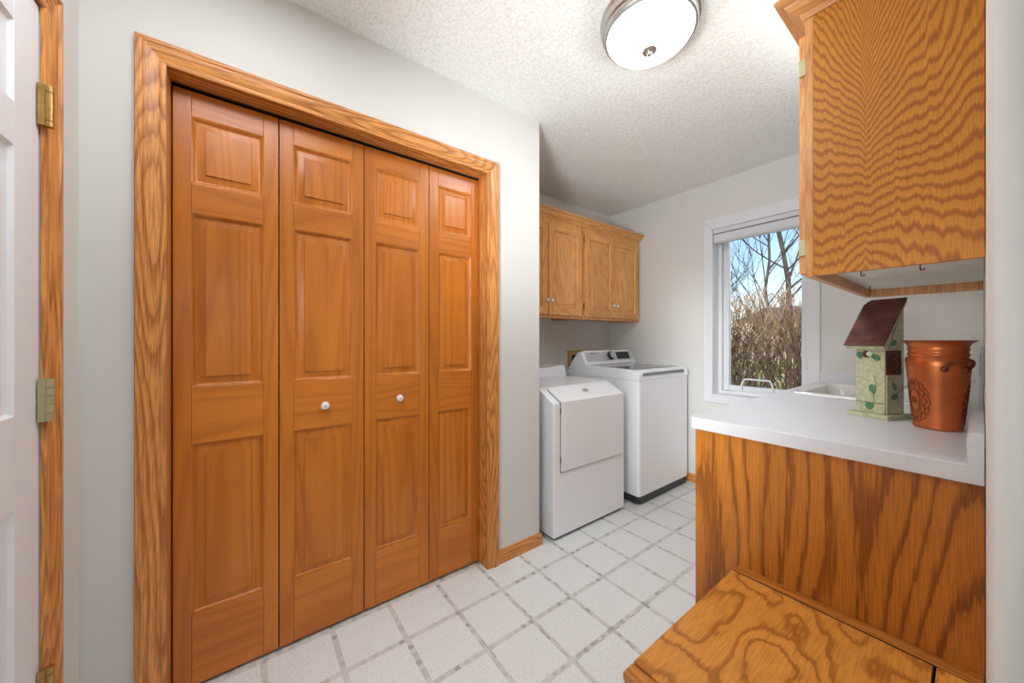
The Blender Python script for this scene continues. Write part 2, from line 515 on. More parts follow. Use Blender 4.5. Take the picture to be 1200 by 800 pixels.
# ------------------------------------------------------------------ setting: shell
GX, GY, T = -1.365, .962, .2293
fl = struct('floor', box(BM(), -2.4, -3.6, -.12, 3.1, 3.07, -.0006), M['band'], 'vinyl floor of white speckled squares between grey mosaic bands', 'floor')
tm = None
for i in range(-4, 9):
    for j in range(-7, 9):
        x0, y0 = GX + i * T + .010, GY + j * T + .010
        x1, y1 = x0 + T - .020, y0 + T - .020
        x0, x1 = max(x0, XB + .001), x1
        y1 = min(y1, YW - .001)
        if x1 - x0 < .01 or y1 - y0 < .01 or x0 > .9: continue
        if x0 < XC and x1 > XC - .1 and y1 < YE and x0 < XC - .12: continue
        full = abs(x1 - x0 - T + .02) < 1e-6 and abs(y1 - y0 - T + .02) < 1e-6
        if full and tm:
            o = bpy.data.objects.new('tile', tm); COL.objects.link(o); o.parent = fl
            o.location = (x0, y0, 0)
        else:
            b = box(BM(), 0, 0, -.003, x1 - x0, y1 - y0, 0, bev=.0004, seg=1)
            o = obj('tile', b, M['tile'], fl, local=True, smooth=0)
            o.location = (x0, y0, 0)
            if full: tm = o.data
struct('ceiling', box(BM(), -2.4, -3.6, CE, 3.1, 3.07, CE + .1), M['ceiling'], 'textured popcorn ceiling', 'ceiling')

JY0, JY1, JZ = -.205, .985, 2.043       # closet opening
b = BM()
box(b, XC - .115, YK - .1, 0, XC, JY0 - .018, CE)
box(b, XC - .115, JY1 + .018, 0, XC, YE - .115, CE)
box(b, XC - .115, JY0 - .018, JZ + .018, XC, JY1 + .018, CE)
# end return with a small bullnose at the outside corner
box(b, XC - .7, YE - .115, 0, XC - .006, YE, CE)
box(b, XC - .006, YE - .115, 0, XC, YE - .006, CE)
tube(b, [(XC - .006, YE - .006, 0), (XC - .006, YE - .006, CE)], .006, 16)
struct('wall_left', b, M['wall'], 'pale grey painted wall around the closet doors')
struct('wall_recess', box(BM(), XB - .1, -.5, 0, XB, YW + .1, CE), M['wall'], 'pale wall behind the dryer and washer')
b = BM()
WX0, WX1, WZ0, WZ1 = -1.284, -.688, .752, 2.06
box(b, XB, YW, 0, WX0 - .012, YW + .2, CE)
box(b, WX1 + .012, YW, 0, XR + .2, YW + .2, CE)
box(b, WX0 - .012, YW, 0, WX1 + .012, YW + .2, WZ0 - .012)
box(b, WX0 - .012, YW, WZ1 + .012, WX1 + .012, YW + .2, CE)
struct('wall_far', b, M['wall'], 'pale wall with the window above the counter end')
b = BM()
YN = .47
box(b, XR, YN + .018, 0, XR + .3, YW, CE)
box(b, XR + .018, YN, 0, 3.0, YN + .018, CE)
tube(b, [(XR + .018, YN + .018, 0), (XR + .018, YN + .018, CE)], .018, 24)
struct('wall_right', b, M['wall'], 'pale wall with a rounded corner at the right edge')
b = BM()
DX0, DX1, DZ = -1.303, -.56, 1.958
box(b, XC, YK - .12, 0, DX0 - .012, YK, CE)
box(b, DX1 + .012, YK - .12, 0, -.42, YK, CE)
box(b, DX0 - .012, YK - .12, DZ + .012, DX1 + .012, YK, CE)
struct('wall_entry', b, M['wall'], 'narrow pale wall holding the white entry door')
struct('wall_back', box(BM(), -.42, -3.6, 0, 3.1, -3.5, CE), M['wall'], 'wall of the next room behind the viewer')
struct('wall_side', box(BM(), 3.0, -3.6, 0, 3.1, .6, CE), M['wall'], 'side wall of the next room behind the viewer')
struct('wall_hall', box(BM(), -.52, -3.6, 0, -.42, YK - .12, CE), M['wall'], 'hall wall behind the white entry door')
struct('wall_closet', box(BM(), XC - .7, YK - .1, 0, XC - .115, YK, CE), M['wall'], 'inner end wall of the closet')

# baseboards
BP = [(0, 0), (0, .011), (.058, .011), (.066, .006), (.07, .004), (.07, 0)]
b = BM(); sweep(b, BP, (XC, 1.0565, 0), (XC, YE, 0), (0, 0, 1), (1, 0, 0), 0, lambda w, t: t)
bb = thing('baseboard_left', 'short oak baseboard between closet casing and dryer', 'baseboard', (XC, 1.2, 0), kind='structure')
obj('board', b, M['casing']['Y'], bb)
b = BM(); sweep(b, BP, (XC, YE, 0), (XC - .6, YE, 0), (0, 0, 1), (0, 1, 0), lambda w, t: t, 0)
obj('return_board', b, M['casing']['X'], bb)
b = BM(); sweep(b, BP, (-.613, YW, 0), (XB, YW, 0), (0, 0, 1), (0, -1, 0))
struct('baseboard_far', b, M['casing']['X'], 'oak baseboard on the window wall beside the washer', 'baseboard')

# ------------------------------------------------------------------ casings
CP = [(0, 0), (0, .008), (.004, .011), (.012, .011), (.016, .0085), (.022, .012), (.036, .0145), (.046, .0175), (.052, .0155), (.056, .018), (.066, .018), (.069, .014), (.069, 0)]
tr = thing('trim_1', 'oak casing around the four panelled closet doors', 'door casing', (XC, .39, 0), kind='structure')
obj('side_casing', sweep(BM(), CP, (XC, JY0, 0), (XC, JY0, JZ), (0, -1, 0), (1, 0, 0), 0, 1), M['casing']['Z'], tr)
obj('side_casing', sweep(BM(), CP, (XC, JY1, 0), (XC, JY1, JZ), (0, 1, 0), (1, 0, 0), 0, 1), M['casing']['Z'], tr)
obj('head_casing', sweep(BM(), CP, (XC, JY0, JZ), (XC, JY1, JZ), (0, 0, 1), (1, 0, 0), 1, 1), M['casing']['Y'], tr)
obj('jamb', box(BM(), XC - .115, JY0 - .017, 0, XC + .002, JY0, JZ), M['casing']['Z'], tr)
obj('jamb', box(BM(), XC - .115, JY1, 0, XC + .002, JY1 + .017, JZ), M['casing']['Z'], tr)
obj('head_jamb', box(BM(), XC - .115, JY0 - .017, JZ, XC + .002, JY1 + .017, JZ + .017), M['casing']['Y'], tr)
obj('track', box(BM(), XC - .10, JY0 + .002, JZ - .004, XC - .072, JY1 - .002, JZ - .0005), M['dark'], tr)

tr = thing('trim_2', 'oak casing beside the white entry door at the left edge', 'door casing', (DX0, YK, 0), kind='structure')
CP2 = [(0, 0), (0, .006), (.004, .009), (.014, .009), (.019, .007), (.025, .011), (.044, .014), (.05, .0125), (.054, .0175), (.063, .0175), (.065, .014), (.065, 0)]
obj('side_casing', sweep(BM(), CP2, (DX0, YK, 0), (DX0, YK, DZ), (-1, 0, 0), (0, 1, 0), 0, 1), M['casing']['Z'], tr)
obj('side_casing', sweep(BM(), CP2, (DX1, YK, 0), (DX1, YK, DZ), (1, 0, 0), (0, 1, 0), 0, 1), M['casing']['Z'], tr)
obj('head_casing', sweep(BM(), CP2, (DX0, YK, DZ), (DX1, YK, DZ), (0, 0, 1), (0, 1, 0), 1, 1), M['casing']['X'], tr)
obj('jamb', box(BM(), DX0 - .011, YK - .12, 0, DX0 - .002, YK - .001, DZ), M['white_paint'], tr)

# ------------------------------------------------------------------ doors
d1 = thing('door_1', 'white six-panel entry door with brass hinges at the left edge', 'door', (-.93, YK - .01, 0), kind='structure')
DF = YK - .002
mpd = lambda u, v, d: (u, DF + d, v)
WR = [(0, -.001), (.006, -.008), (.016, -.010), (.022, -.010), (.042, -.004), (.05, -.004)]
panel_door(d1, mpd, DX0 + .001, DX1 - .004, .012, DZ - .004,
           [(-1.198, -1.00), (-.90, -.68)], [(.18, .835), (1.03, 1.59), (1.68, 1.85)], .035, M['door_white'], 'X', WR, .001)
for z0, z1, mt in ((1.68, 1.775, 'brass'), (1.0, 1.098, 'pale_brass'), (.335, .43, 'brass')):
    hx, hy = DX0 + .006, YK + .0145
    b = BM(); n = 5
    for k in range(5 if mt == 'pale_brass' else 3):
        kk = 5 if mt == 'pale_brass' else 3
        cuts = [0, .2, .4, .6, .8, 1] if kk == 5 else [0, .14, .84, 1]
        za, zb = z0 + (z1 - z0) * cuts[k] + .0006, z0 + (z1 - z0) * cuts[k + 1] - .0006
        tube(b, [(hx, hy, za), (hx, hy, zb)], .0085, 16)
    hg = obj('hinge', b, M[mt], d1)
    if mt == 'pale_brass': tag(hg, 'pale brass hinge, middle of the door edge')
    obj('hinge_leaf', box(BM(), hx - .001, YK + .0002, z0, hx + .010, hy - .003, z1, .0005), M[mt], hg)

LB = [JY0 + .002, .093, .402, .701, .9835]
LBL = ['reddish-brown panelled closet door leaf, leftmost against the oak jamb',
       'reddish-brown panelled closet door leaf with the left white knob',
       'reddish-brown panelled closet door leaf with the right white knob',
       'reddish-brown panelled closet door leaf, rightmost and narrowest in view']
XF = -1.605
for i in range(4):
    ya, yb = LB[i] + .0018, LB[i + 1] - .0018
    d = thing('door_%d' % (i + 2), LBL[i], 'closet door', (XF, (ya + yb) / 2, .01), group='folding closet door leaves', kind='structure')
    mp = lambda u, v, dd: (XF + dd, u, v)
    panel_door(d, mp, ya, yb, .012, 2.030, [(ya + .046, yb - .046)], [(.252, .833), (1.024, 1.618), (1.719, 1.946)], .030, M['fir'], 'Y')
    if i in (1, 2):
        yc = (ya + yb) / 2
        k = obj('knob', lathe(BM(), [(0, .030), (.009, .0295), (.0145, .026), (.0165, .020), (.0145, .014), (.008, .010), (.006, .0), (.0, .0)], (XF, yc, .921), 28, 'X'), M['porcelain'], d)
        tag(k, 'white porcelain knob')
        obj('screw', lathe(BM(), [(0, .0312), (.003, .0308), (.0032, .0290)], (XF, yc, .921), 14, 'X'), M['chrome'], k)

# ------------------------------------------------------------------ window
w = thing('window_1', 'white casement window looking onto a bare hedge and blue sky', 'window', ((WX0 + WX1) / 2, YW, WZ0), kind='structure')
WP = [(0, 0), (0, .009), (.006, .012), (.05, .015), (.062, .018), (.066, .014), (.066, 0)]
N_ = (0, -1, 0)
obj('casing', sweep(BM(), WP, (WX0, YW, WZ0), (WX0, YW, WZ1), (-1, 0, 0), N_, 1, 1), M['white_paint'], w)
obj('casing', sweep(BM(), WP, (WX1, YW, WZ0), (WX1, YW, WZ1), (1, 0, 0), N_, 1, 1), M['white_paint'], w)
obj('head_casing', sweep(BM(), WP[:-2] + [(.086, .014), (.086, 0)], (WX0, YW, WZ1), (WX1, YW, WZ1), (0, 0, 1), N_, .77, .77), M['white_paint'], w)
obj('bottom_casing', sweep(BM(), WP, (WX0, YW, WZ0), (WX1, YW, WZ0), (0, 0, -1), N_, 1, 1), M['white_paint'], w)
def frame(b, x0, x1, z0, z1, t, ya, yb, bev=.002):
    box(b, x0, ya, z0, x0 + t, yb, z1, bev); box(b, x1 - t, ya, z0, x1, yb, z1, bev)
    box(b, x0 + t, ya, z0, x1 - t, yb, z0 + t, bev); box(b, x0 + t, ya, z1 - t, x1 - t, yb, z1, bev)
    return b
obj('frame', frame(BM(), WX0 - .010, WX1 + .010, WZ0 - .010, WZ1 + .010, .010, YW + .001, YW + .19, 0), M['white_paint'], w)
obj('frame_step', frame(BM(), WX0, WX1, WZ0, WZ1, .024, YW + .10, YW + .19), M['white_paint'], w)
sh = obj('sash', frame(BM(), WX0 + .024, WX1 - .024, WZ0 + .024, WZ1 - .024, .042, YW + .13, YW + .175, .005), M['white_paint'], w)
obj('pane', box(BM(), WX0 + .06, YW + .152, WZ0 + .06, WX1 - .06, YW + .156, WZ1 - .06), M['glass'], sh)
obj('latch', box(BM(), WX1 - .030, YW + .085, .98, WX1 - .024, YW + .10, 1.07, .002), M['chrome'], w)
# arched crank handle on the sill
zc = WZ0 + .03
pts = [(-1.115 + .21 * (.5 - .5 * math.cos(math.pi * k / 14)), YW + .085, zc + .10 * min(1, 1.35 * math.sin(math.pi * k / 14) ** .7)) for k in range(15)]
b = BM(); tube(b, pts, .0065, 10)
hd = obj('crank_handle', b, M['white_paint'], w)
obj('crank_base', box(BM(), -1.14, YW + .07, WZ0 + .001, -.89, YW + .099, zc + .004, .006), M['white_paint'], w)

bl = thing('roller_blind', 'white roller blind rolled up at the top of the window', 'blind', (-.986, YW + .02, 2.0))
obj('cassette', box(BM(), WX0 + .003, YW - .006, 2.024, WX1 - .003, YW + .06, WZ1 - .002, .004), M['fabric'], bl)
obj('valance', box(BM(), WX0 + .005, YW + .004, 1.957, WX1 - .005, YW + .045, 2.019, .004), M['fabric'], bl)
obj('bottom_bar', box(BM(), WX0 + .006, YW + .006, 1.948, WX1 - .006, YW + .042, 1.956, .002), M['fabric'], bl)

# ------------------------------------------------------------------ ceiling light
cl = thing('ceiling_light', 'lit round ceiling light with alabaster dome and nickel rings', 'ceiling lamp', (-.775, 1.25, CE))
obj('pan', lathe(BM(), [(0, -.001), (.185, -.001), (.187, -.010), (.180, -.016), (.178, -.024), (.182, -.030), (.179, -.040), (.171, -.044), (.169, -.052), (.172, -.058), (.168, -.066), (.160, -.068), (.158, -.05), (0, -.05)], cl.location, 72), M['chrome'], cl)
dm = [(.159, -.060)] + [(.157 * math.cos(a), -.064 - .062 * math.sin(a)) for a in [R(4 + 86 * k / 12) for k in range(13)]]
dm[-1] = (0, dm[-1][1])
obj('dome', lathe(BM(), dm, cl.location, 72), M['dome'], cl)
obj('finial', lathe(BM(), [(0, -.146), (.007, -.145), (.010, -.140), (.012, -.137), (.023, -.135), (.028, -.130), (.026, -.125), (0, -.122)], cl.location, 24), M['chrome'], cl)

# ------------------------------------------------------------------ wall cabinets on the left
CRN = [(0, 0), (.004, 0), (.008, .006), (.010, .014), (.020, .019), (.034, .032), (.040, .041), (.050, .044), (.0575, .050), (.0575, .058), (0, .058)]  # (proj, height)
CDR = [(0, -.001), (.003, -.003), (.006, -.011), (.012, -.0125), (.034, -.004), (.0345, -.001), (.036, -.001)]
def knob_part(parent, c, axis, sgn, mat, r=.013):
    pr = [(0, .026), (r * .55, .0255), (r * .9, .023), (r, .018), (r * .85, .013), (r * .45, .009), (r * .4, 0), (0, 0)]
    return obj('knob', lathe(BM(), [(a, sgn * h) for a, h in pr], c, 20, axis), mat, parent)
def left_cabinet(y0, y1, doors, knobs, label):
    Z0, Z1, XFr = 1.35, 2.10, -1.962
    t = thing('wall_cabinet', label, 'cabinet', (XB, (y0 + y1) / 2, Z0), group='oak wall cabinets above the laundry machines')
    b = BM()
    box(b, XB + .001, y0, Z0, XFr, y0 + .016, Z1, .001); box(b, XB + .001, y1 - .016, Z0, XFr, y1, Z1, .001)
    box(b, XB + .001, y0 + .016, Z1 - .016, XFr, y1 - .016, Z1); box(b, XB + .001, y0 + .016, Z0 + .016, XFr - .001, y1 - .016, Z0 + .030)
    box(b, XB + .001, y0 + .016, Z0 + .03, XB + .008, y1 - .016, Z1 - .016)
    obj('carcass', b, M['oak']['Z'], t)
    b = BM()
    box(b, XFr, y0, Z0, XFr + .019, y0 + .036, Z1, .001); box(b, XFr, y1 - .036, Z0, XFr + .019, y1, Z1, .001)
    box(b, XFr, y0 + .036, Z0, XFr + .0188, y1 - .036, Z0 + .036, .001); box(b, XFr, y0 + .036, Z1 - .05, XFr + .0188, y1 - .036, Z1, .001)
    obj('face_frame', b, M['oak']['Z'], t)
    fx = XFr + .019 + .018
    for (a, c), ky in zip(doors, knobs):
        b = BM(); mp = lambda u, v, d_: (fx + d_, u, v)
        s = .052; za, zb = Z0 + .022, Z1 - .042
        dd = obj('door', mbox(b, mp, a + s * .8, za + s * .8, -.0178, c - s * .8, zb - s * .8, -.015), M['oak']['Z'], t)
        for q0, q1 in ((a, a + s), (c - s, c)): obj('stile', mbox(BM(), mp, q0, za, -.018, q1, zb, 0, .0025), M['oak']['Z'], dd)
        for q0, q1 in ((za, za + s), (zb - s, zb)): obj('rail', mbox(BM(), mp, a + s, q0, -.018, c - s, q1, -.0003, .0015), M['oak']['Y'], dd)
        obj('raised_panel', rings_panel(BM(), mp, a + s, za + s, c - s, zb - s, CDR, -.0149), M['oak']['Z'], dd)
        kp = knob_part(dd, (fx, ky, Z0 + .128), 'X', 1, M['porcelain'], .0125)
        for hz in (za + .055, zb - .085):
            hy = a - .003 if ky > (a + c) / 2 else c + .003
            obj('hinge', box(BM(), XFr + .020, hy - .004, hz, fx - .003, hy + .004, hz + .05, .001), M['brass'], dd)
    b = BM()
    sweep(b, [(h, p) for p, h in CRN], (XFr + .019, y0 if y0 < 2 else 2.1695, Z1 - .002), (XFr + .019, y1 if y1 > 2.5 else 2.169, Z1 - .002), (0, 0, 1), (1, 0, 0))
    obj('crown_moulding', b, M['oak']['Y'], t)
    return t
left_cabinet(YE + .003, 2.163, [(1.405, 1.777), (1.785, 2.152)], [1.757, 1.805], 'oak wall cabinet above the dryer, partly hidden by the wall corner')
left_cabinet(2.175, 2.958, [(2.187, 2.563), (2.569, 2.930)], [2.541, 2.591], 'oak wall cabinet above the washer, next to the window wall')

# ------------------------------------------------------------------ wall cabinet on the right
Z0, Z1, XFr, YU, YU2 = 1.367, 2.100, -.301, 1.270, 2.140
t = thing('wall_cabinet', 'large oak wall cabinet side with cathedral grain hanging above the counter', 'cabinet', (XR, YU, Z0))
b = BM(); box(b, XFr + .018, YU, Z0, XR - .001, YU + .016, Z1, .0008); 
obj('side_panel', b, M['upper_side'], t)
obj('side_panel', box(BM(), XFr + .018, YU2 - .016, Z0, XR - .001, YU2, Z1, .0008), M['oak']['Z'], t)
b = BM(); box(b, XFr + .018, YU + .016, Z0 + .032, XR - .001, YU2 - .016, Z0 + .042); 
tag(obj('bottom_panel', b, M['cab_inside'], t), 'pale unfinished underside')
b = BM(); box(b, XR - .010, YU + .016, Z0 + .042, XR - .001, YU2 - .016, Z1); box(b, XFr + .018, YU + .016, Z1 - .012, XR - .010, YU2 - .016, Z1)
obj('carcass_back', b, M['cab_inside'], t)
b = BM()
box(b, XFr, YU, Z0, XFr + .0178, YU + .036, Z1, .0008); box(b, XFr, YU2 - .036, Z0, XFr + .0178, YU2, Z1, .0008)
box(b, XFr, YU + .036, Z0, XFr + .0176, YU2 - .036, Z0 + .034, .0008); box(b, XFr, YU + .036, Z1 - .05, XFr + .0176, YU2 - .036, Z1, .0008)
obj('face_frame', b, M['oak']['Z'], t)
fx = XFr - .018
for a, c, ky in ((YU + .016, 1.702, 1.68), (1.708, YU2 - .016, 1.73)):
    mp = lambda u, v, d_: (fx - d_, u, v)
    s = .052; za, zb = Z0 + .012, Z1 - .035
    dd = obj('door', mbox(BM(), mp, a + s * .8, za + s * .8, -.0173, c - s * .8, zb - s * .8, -.015), M['oak']['Z'], t)
    for q0, q1 in ((a, a + s), (c - s, c)): obj('stile', mbox(BM(), mp, q0, za, -.0175, q1, zb, 0, .0025), M['oak']['Z'], dd)
    for q0, q1 in ((za, za + s), (zb - s, zb)): obj('rail', mbox(BM(), mp, a + s, q0, -.0175, c - s, q1, -.0003, .0015), M['oak']['Y'], dd)
    obj('raised_panel', rings_panel(BM(), mp, a + s, za + s, c - s, zb - s, CDR, -.0149), M['oak']['Z'], dd)
    knob_part(dd, (fx, ky, Z0 + .128), 'X', -1, M['porcelain'], .0125)
    hy = a - .004 if ky > (a + c) / 2 else c + .004
    for hz in (za + .05, 1.948):
        b = BM(); box(b, fx + .001, hy - .004, hz, XFr - .0005, hy + .0035, hz + .046, .001)
        obj('hinge', b, M['pale_brass'], dd)
CR = [(h, p) for p, h in CRN]
b = BM(); sweep(b, CR, (XR - .001, YU, Z1 - .002), (XFr, YU, Z1 - .002), (0, 0, 1), (0, -1, 0), 0, lambda w_, t_: t_)
obj('crown_moulding', b, M['oak']['X'], t)
b = BM(); sweep(b, CR, (XFr, YU, Z1 - .002), (XFr, YU2, Z1 - .002), (0, 0, 1), (-1, 0, 0), lambda w_, t_: t_, 0)
obj('crown_moulding', b, M['oak']['Y'], t)
for hx, hy, lng in ((-.190, YU + .022, 1), (-.088, YU + .022, 1), (-.262, YU + .06, .6), (-.262, 1.95, .6)):
    zt = Z0 + (.030 if lng == 1 else .004)
    pts = [(hx, hy, zt), (hx, hy, Z0 - .007)] + [(hx + .0035 * (1 - math.cos(a)), hy, Z0 - .007 - .005 * math.sin(a)) for a in [R(30 * k) for k in range(1, 7)]]
    if lng < 1: pts = [(hx, hy, Z0 + .030), (hx, hy, Z0 + .012), (hx + .004, hy, Z0 + .008)]
    obj('cup_hook', tube(BM(), pts, .0013, 8), M['wire'], t)

# ------------------------------------------------------------------ base cabinet, countertop, sink
XCF, YC = -.633, 1.264
t = thing('base_cabinet', 'oak base cabinet under the white counter with plain veneer end', 'cabinet', (XR, YC, 0))
obj('end_panel', box(BM(), -.613, 1.280, .0, XR - .001, 1.298, .871, .0008), M['base_panel'], t)
b = BM(); box(b, -.53, 1.298, 0, -.515, YW - .001, .10)
obj('toe_kick', b, M['dark'], t)
obj('face_frame', (lambda b: (box(b, -.595, 1.298, .10, -.577, YW - .001, .14), box(b, -.595, 1.298, .83, -.577, YW - .001, .871), [box(b, -.5952, y, .14, -.577, y + .04, .83) for y in (1.298, 1.83, 2.37, 2.92)], b)[-1])(BM()), M['oak']['Z'], t)
obj('bottom_shelf', box(BM(), -.577, 1.298, .10, XR - .001, YW - .001, .116), M['cab_inside'], t)
for a, c, ky in ((1.315, 1.845, 1.82), (1.853, 2.385, 1.88), (2.393, 2.94, 2.91)):
    mp = lambda u, v, d_: (-.613 - d_, u, v)
    s = .055; za, zb = .125, .855
    dd = obj('door', mbox(BM(), mp, a + s * .8, za + s * .8, -.0173, c - s * .8, zb - s * .8, -.015), M['oak']['Z'], t)
    for q0, q1 in ((a, a + s), (c - s, c)): obj('stile', mbox(BM(), mp, q0, za, -.0175, q1, zb, 0, .0025), M['oak']['Z'], dd)
    for q0, q1 in ((za, za + s), (zb - s, zb)): obj('rail', mbox(BM(), mp, a + s, q0, -.0175, c - s, q1, -.0003, .0015), M['oak']['Y'], dd)
    obj('raised_panel', rings_panel(BM(), mp, a + s, za + s, c - s, zb - s, CDR, -.0149), M['oak']['Z'], dd)
    knob_part(dd, (-.613, ky, zb - .08), 'X', -1, M['porcelain'])
obj('hinge', box(BM(), -.618, 1.303, .62, -.6135, 1.312, .67, .001), M['brass'], t)

t = thing('countertop', 'white laminate countertop with low backsplash and a sink cut-out', 'countertop', (XR, YC, .871))
SX0, SX1, SY0, SY1 = -.56, -.09, 2.24, 2.80    # hole
b = BM()
CZ0, CZ1 = .872, .914
prism(b, [(XCF + .014, YC), (XR - .001, YC), (XR - .001, SY0), (XCF, SY0), (XCF, YC + .014)], 'Z', CZ0, CZ1, .003, 2)
box(b, XCF, SY0 - .004, CZ0, SX0, SY1 + .004, CZ1); box(b, SX1, SY0 - .004, CZ0, XR - .001, SY1 + .004, CZ1)
box(b, XCF, SY1, CZ0, XR - .001, YW - .001, CZ1)
obj('slab', b, M['counter'], t)
b = BM()
prism(b, [(XR - .001, CZ1 - .001), (XR - .025, CZ1 - .001), (XR - .025, .972), (XR - .021, .980), (XR - .012, .984), (XR - .001, .984)], 'Y', YC, YW - .001, .001, 1)
obj('backsplash', b, M['counter'], t)
obj('backsplash', box(BM(), XCF + .01, YW - .020, CZ1 - .001, XR - .026, YW - .001, .980, .003), M['counter'], t)

def rrect(x0, y0, x1, y1, r, n=6):
    P = []
    for cx, cy, a0 in ((x1 - r, y1 - r, 0), (x0 + r, y1 - r, 90), (x0 + r, y0 + r, 180), (x1 - r, y0 + r, 270)):
        for k in range(n + 1):
            a = R(a0 + 90 * k / n); P.append((cx + r * math.cos(a), cy + r * math.sin(a)))
    return P
sk = thing('sink', 'white drop-in sink set in the counter beneath the window', 'sink', (-.32, 2.52, .914))
b = BM(); L = []
for ins, z, r in ((-.035, .9145, .05), (-.033, .920, .05), (-.026, .924, .048), (.006, .924, .045), (.014, .918, .05), (.022, .88, .06), (.035, .74, .07), (.06, .725, .07), (.16, .722, .05)):
    L.append([b.verts.new((x, y, z)) for x, y in rrect(SX0 + ins, SY0 + ins, SX1 - ins, SY1 - ins, r)])
for a, c in zip(L, L[1:]):
    n = len(a)
    for k in range(n): b.faces.new((a[k], a[(k + 1) % n], c[(k + 1) % n], c[k]))
b.faces.new(L[-1])
so = obj('basin', b, M['porcelain'], sk)
obj('drain', lathe(BM(), [(0, .7235), (.022, .7235), (.028, .7255), (.032, .7235)], (-.32, 2.52, 0), 24), M['chrome'], sk)
fa = thing('faucet', 'small chrome faucet at the back of the sink behind the copper bucket', 'faucet', (-.052, 2.52, .914))
b = BM(); lathe(b, [(0, 0), (.024, 0), (.024, .012), (.013, .02), (.013, .05), (0, .052)], (-.055, 2.52, .9148), 20)
obj('body', b, M['chrome'], fa)
obj('spout', tube(BM(), [(-.055, 2.52, .955), (-.08, 2.52, .985), (-.13, 2.52, 1.0), (-.19, 2.52, .992), (-.20, 2.52, .975)], .009, 12), M['chrome'], fa)

# outlet on the right wall
ot = thing('outlet', 'white outlet plate on the right wall above the counter', 'outlet', (XR, 1.79, 1.11))
obj('plate', box(BM(), XR - .0065, 1.755, 1.05, XR - .0002, 1.825, 1.168, .002), M['white_paint'], ot)
obj('socket', box(BM(), XR - .0095, 1.773, 1.078, XR - .0064, 1.807, 1.105, .001), M['appliance_grey'], ot)
obj('socket', box(BM(), XR - .0095, 1.773, 1.113, XR - .0064, 1.807, 1.140, .001), M['appliance_grey'], ot)

# ------------------------------------------------------------------ bench
BX0, BX1, BY0, BY1, BZ = -.476, XR - .002, .662, 1.279, .455
t = thing('bench', 'oak storage bench with a hinged plywood lid against the cabinet end', 'bench', (-.235, BY0, 0))
LX1, LY0, LY1 = -.062, .703, 1.236
tz = .019
obj('lid', box(BM(), BX0, LY0, BZ - tz, LX1 - .0028, LY1 - .0030, BZ, .0018), M['bench_top'], t)
obj('rear_strip', box(BM(), BX0, LY1 + .0026, BZ - tz, BX1, BY1, BZ, .0018), M['bench'], t)
obj('side_strip', box(BM(), LX1 + .0022, LY0, BZ - tz, BX1, LY1 + .001, BZ - .0006, .0018), M['bench_top'], t)
obj('front_strip', box(BM(), BX0, BY0, BZ - tz, BX1, LY0 - .0035, BZ, .004), M['bench'], t)
obj('hinge', box(BM(), BX0 + .003, LY1 - .0028, BZ - .010, BX1 - .01, LY1 + .0024, BZ - .0008), M['dark'], t)  # dark filler strip standing for the lid gap's shade
obj('front_panel', box(BM(), BX0 + .002, BY0 + .004, 0.001, BX1, BY0 + .022, BZ - tz - .001, .001), M['base_panel'], t)
obj('side_panel', box(BM(), BX0 + .002, BY0 + .023, .001, BX0 + .020, BY1, BZ - tz - .001, .001), M['base_panel'], t)
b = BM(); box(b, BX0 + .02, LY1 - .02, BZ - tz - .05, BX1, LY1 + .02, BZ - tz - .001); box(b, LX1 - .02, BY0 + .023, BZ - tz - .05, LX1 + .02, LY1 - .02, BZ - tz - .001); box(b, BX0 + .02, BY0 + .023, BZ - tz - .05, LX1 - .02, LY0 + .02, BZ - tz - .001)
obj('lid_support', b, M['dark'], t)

# ------------------------------------------------------------------ dryer
DY0, DY1, DXF = 1.424, 2.099, -1.494
t = thing('dryer', 'white front-loading dryer with sloped door top beside the wall corner', 'dryer', (-1.85, (DY0 + DY1) / 2, 0))
b = BM(); prism(b, [(-2.22, .018), (DXF, .018), (DXF, .811), (-1.632, .886), (-2.22, .892)], 'Y', DY0, DY1, .009, 4)
obj('cabinet_body', b, M['appliance'], t)
obj('foot_rail', box(BM(), -2.2, DY0 + .02, .001, DXF - .02, DY1 - .02, .019), M['dark_plastic'], t)
# door: lower upright part and upper sloped part as one bent panel
y0, y1 = 1.480, 2.056
ang = math.atan2(.075, -.138)
def dstrip(off, ys0, ys1, z_lo, ext):
    # polyline outline in x-z: bottom front -> crease -> up the slope
    cr = Vector((DXF, .811)); up = Vector((-1.632, .886)); d = (up - cr)
    nrm = Vector((d.y, -d.x)).normalized(); nrm = nrm if nrm.x > 0 else -nrm
    top = cr + d * ext
    cm = Vector((DXF + off, .811 + off * .62))
    return [(DXF + off, z_lo), (cm.x, cm.y), (top.x + nrm.x * off, top.y + nrm.y * off), (top.x - nrm.x * .003, top.y - nrm.y * .003), (DXF - .003, .808), (DXF - .003, z_lo)]
b = BM(); prism(b, dstrip(.0105, y0, y1, .402, .86), 'Y', y0, y1, .0035, 3)
dr = obj('door', b, M['appliance'], t)
b = BM(); prism(b, dstrip(.0012, y0, y1, .397, .87), 'Y', y0 - .005, y1 + .005)
obj('door_gap', b, M['dark_plastic'], t)
for hz in (.745, .455):
    obj('hinge', box(BM(), DXF - .001, y0 - .006, hz, DXF + .006, y0 - .0005, hz + .035, .001), M['dark_plastic'], dr)
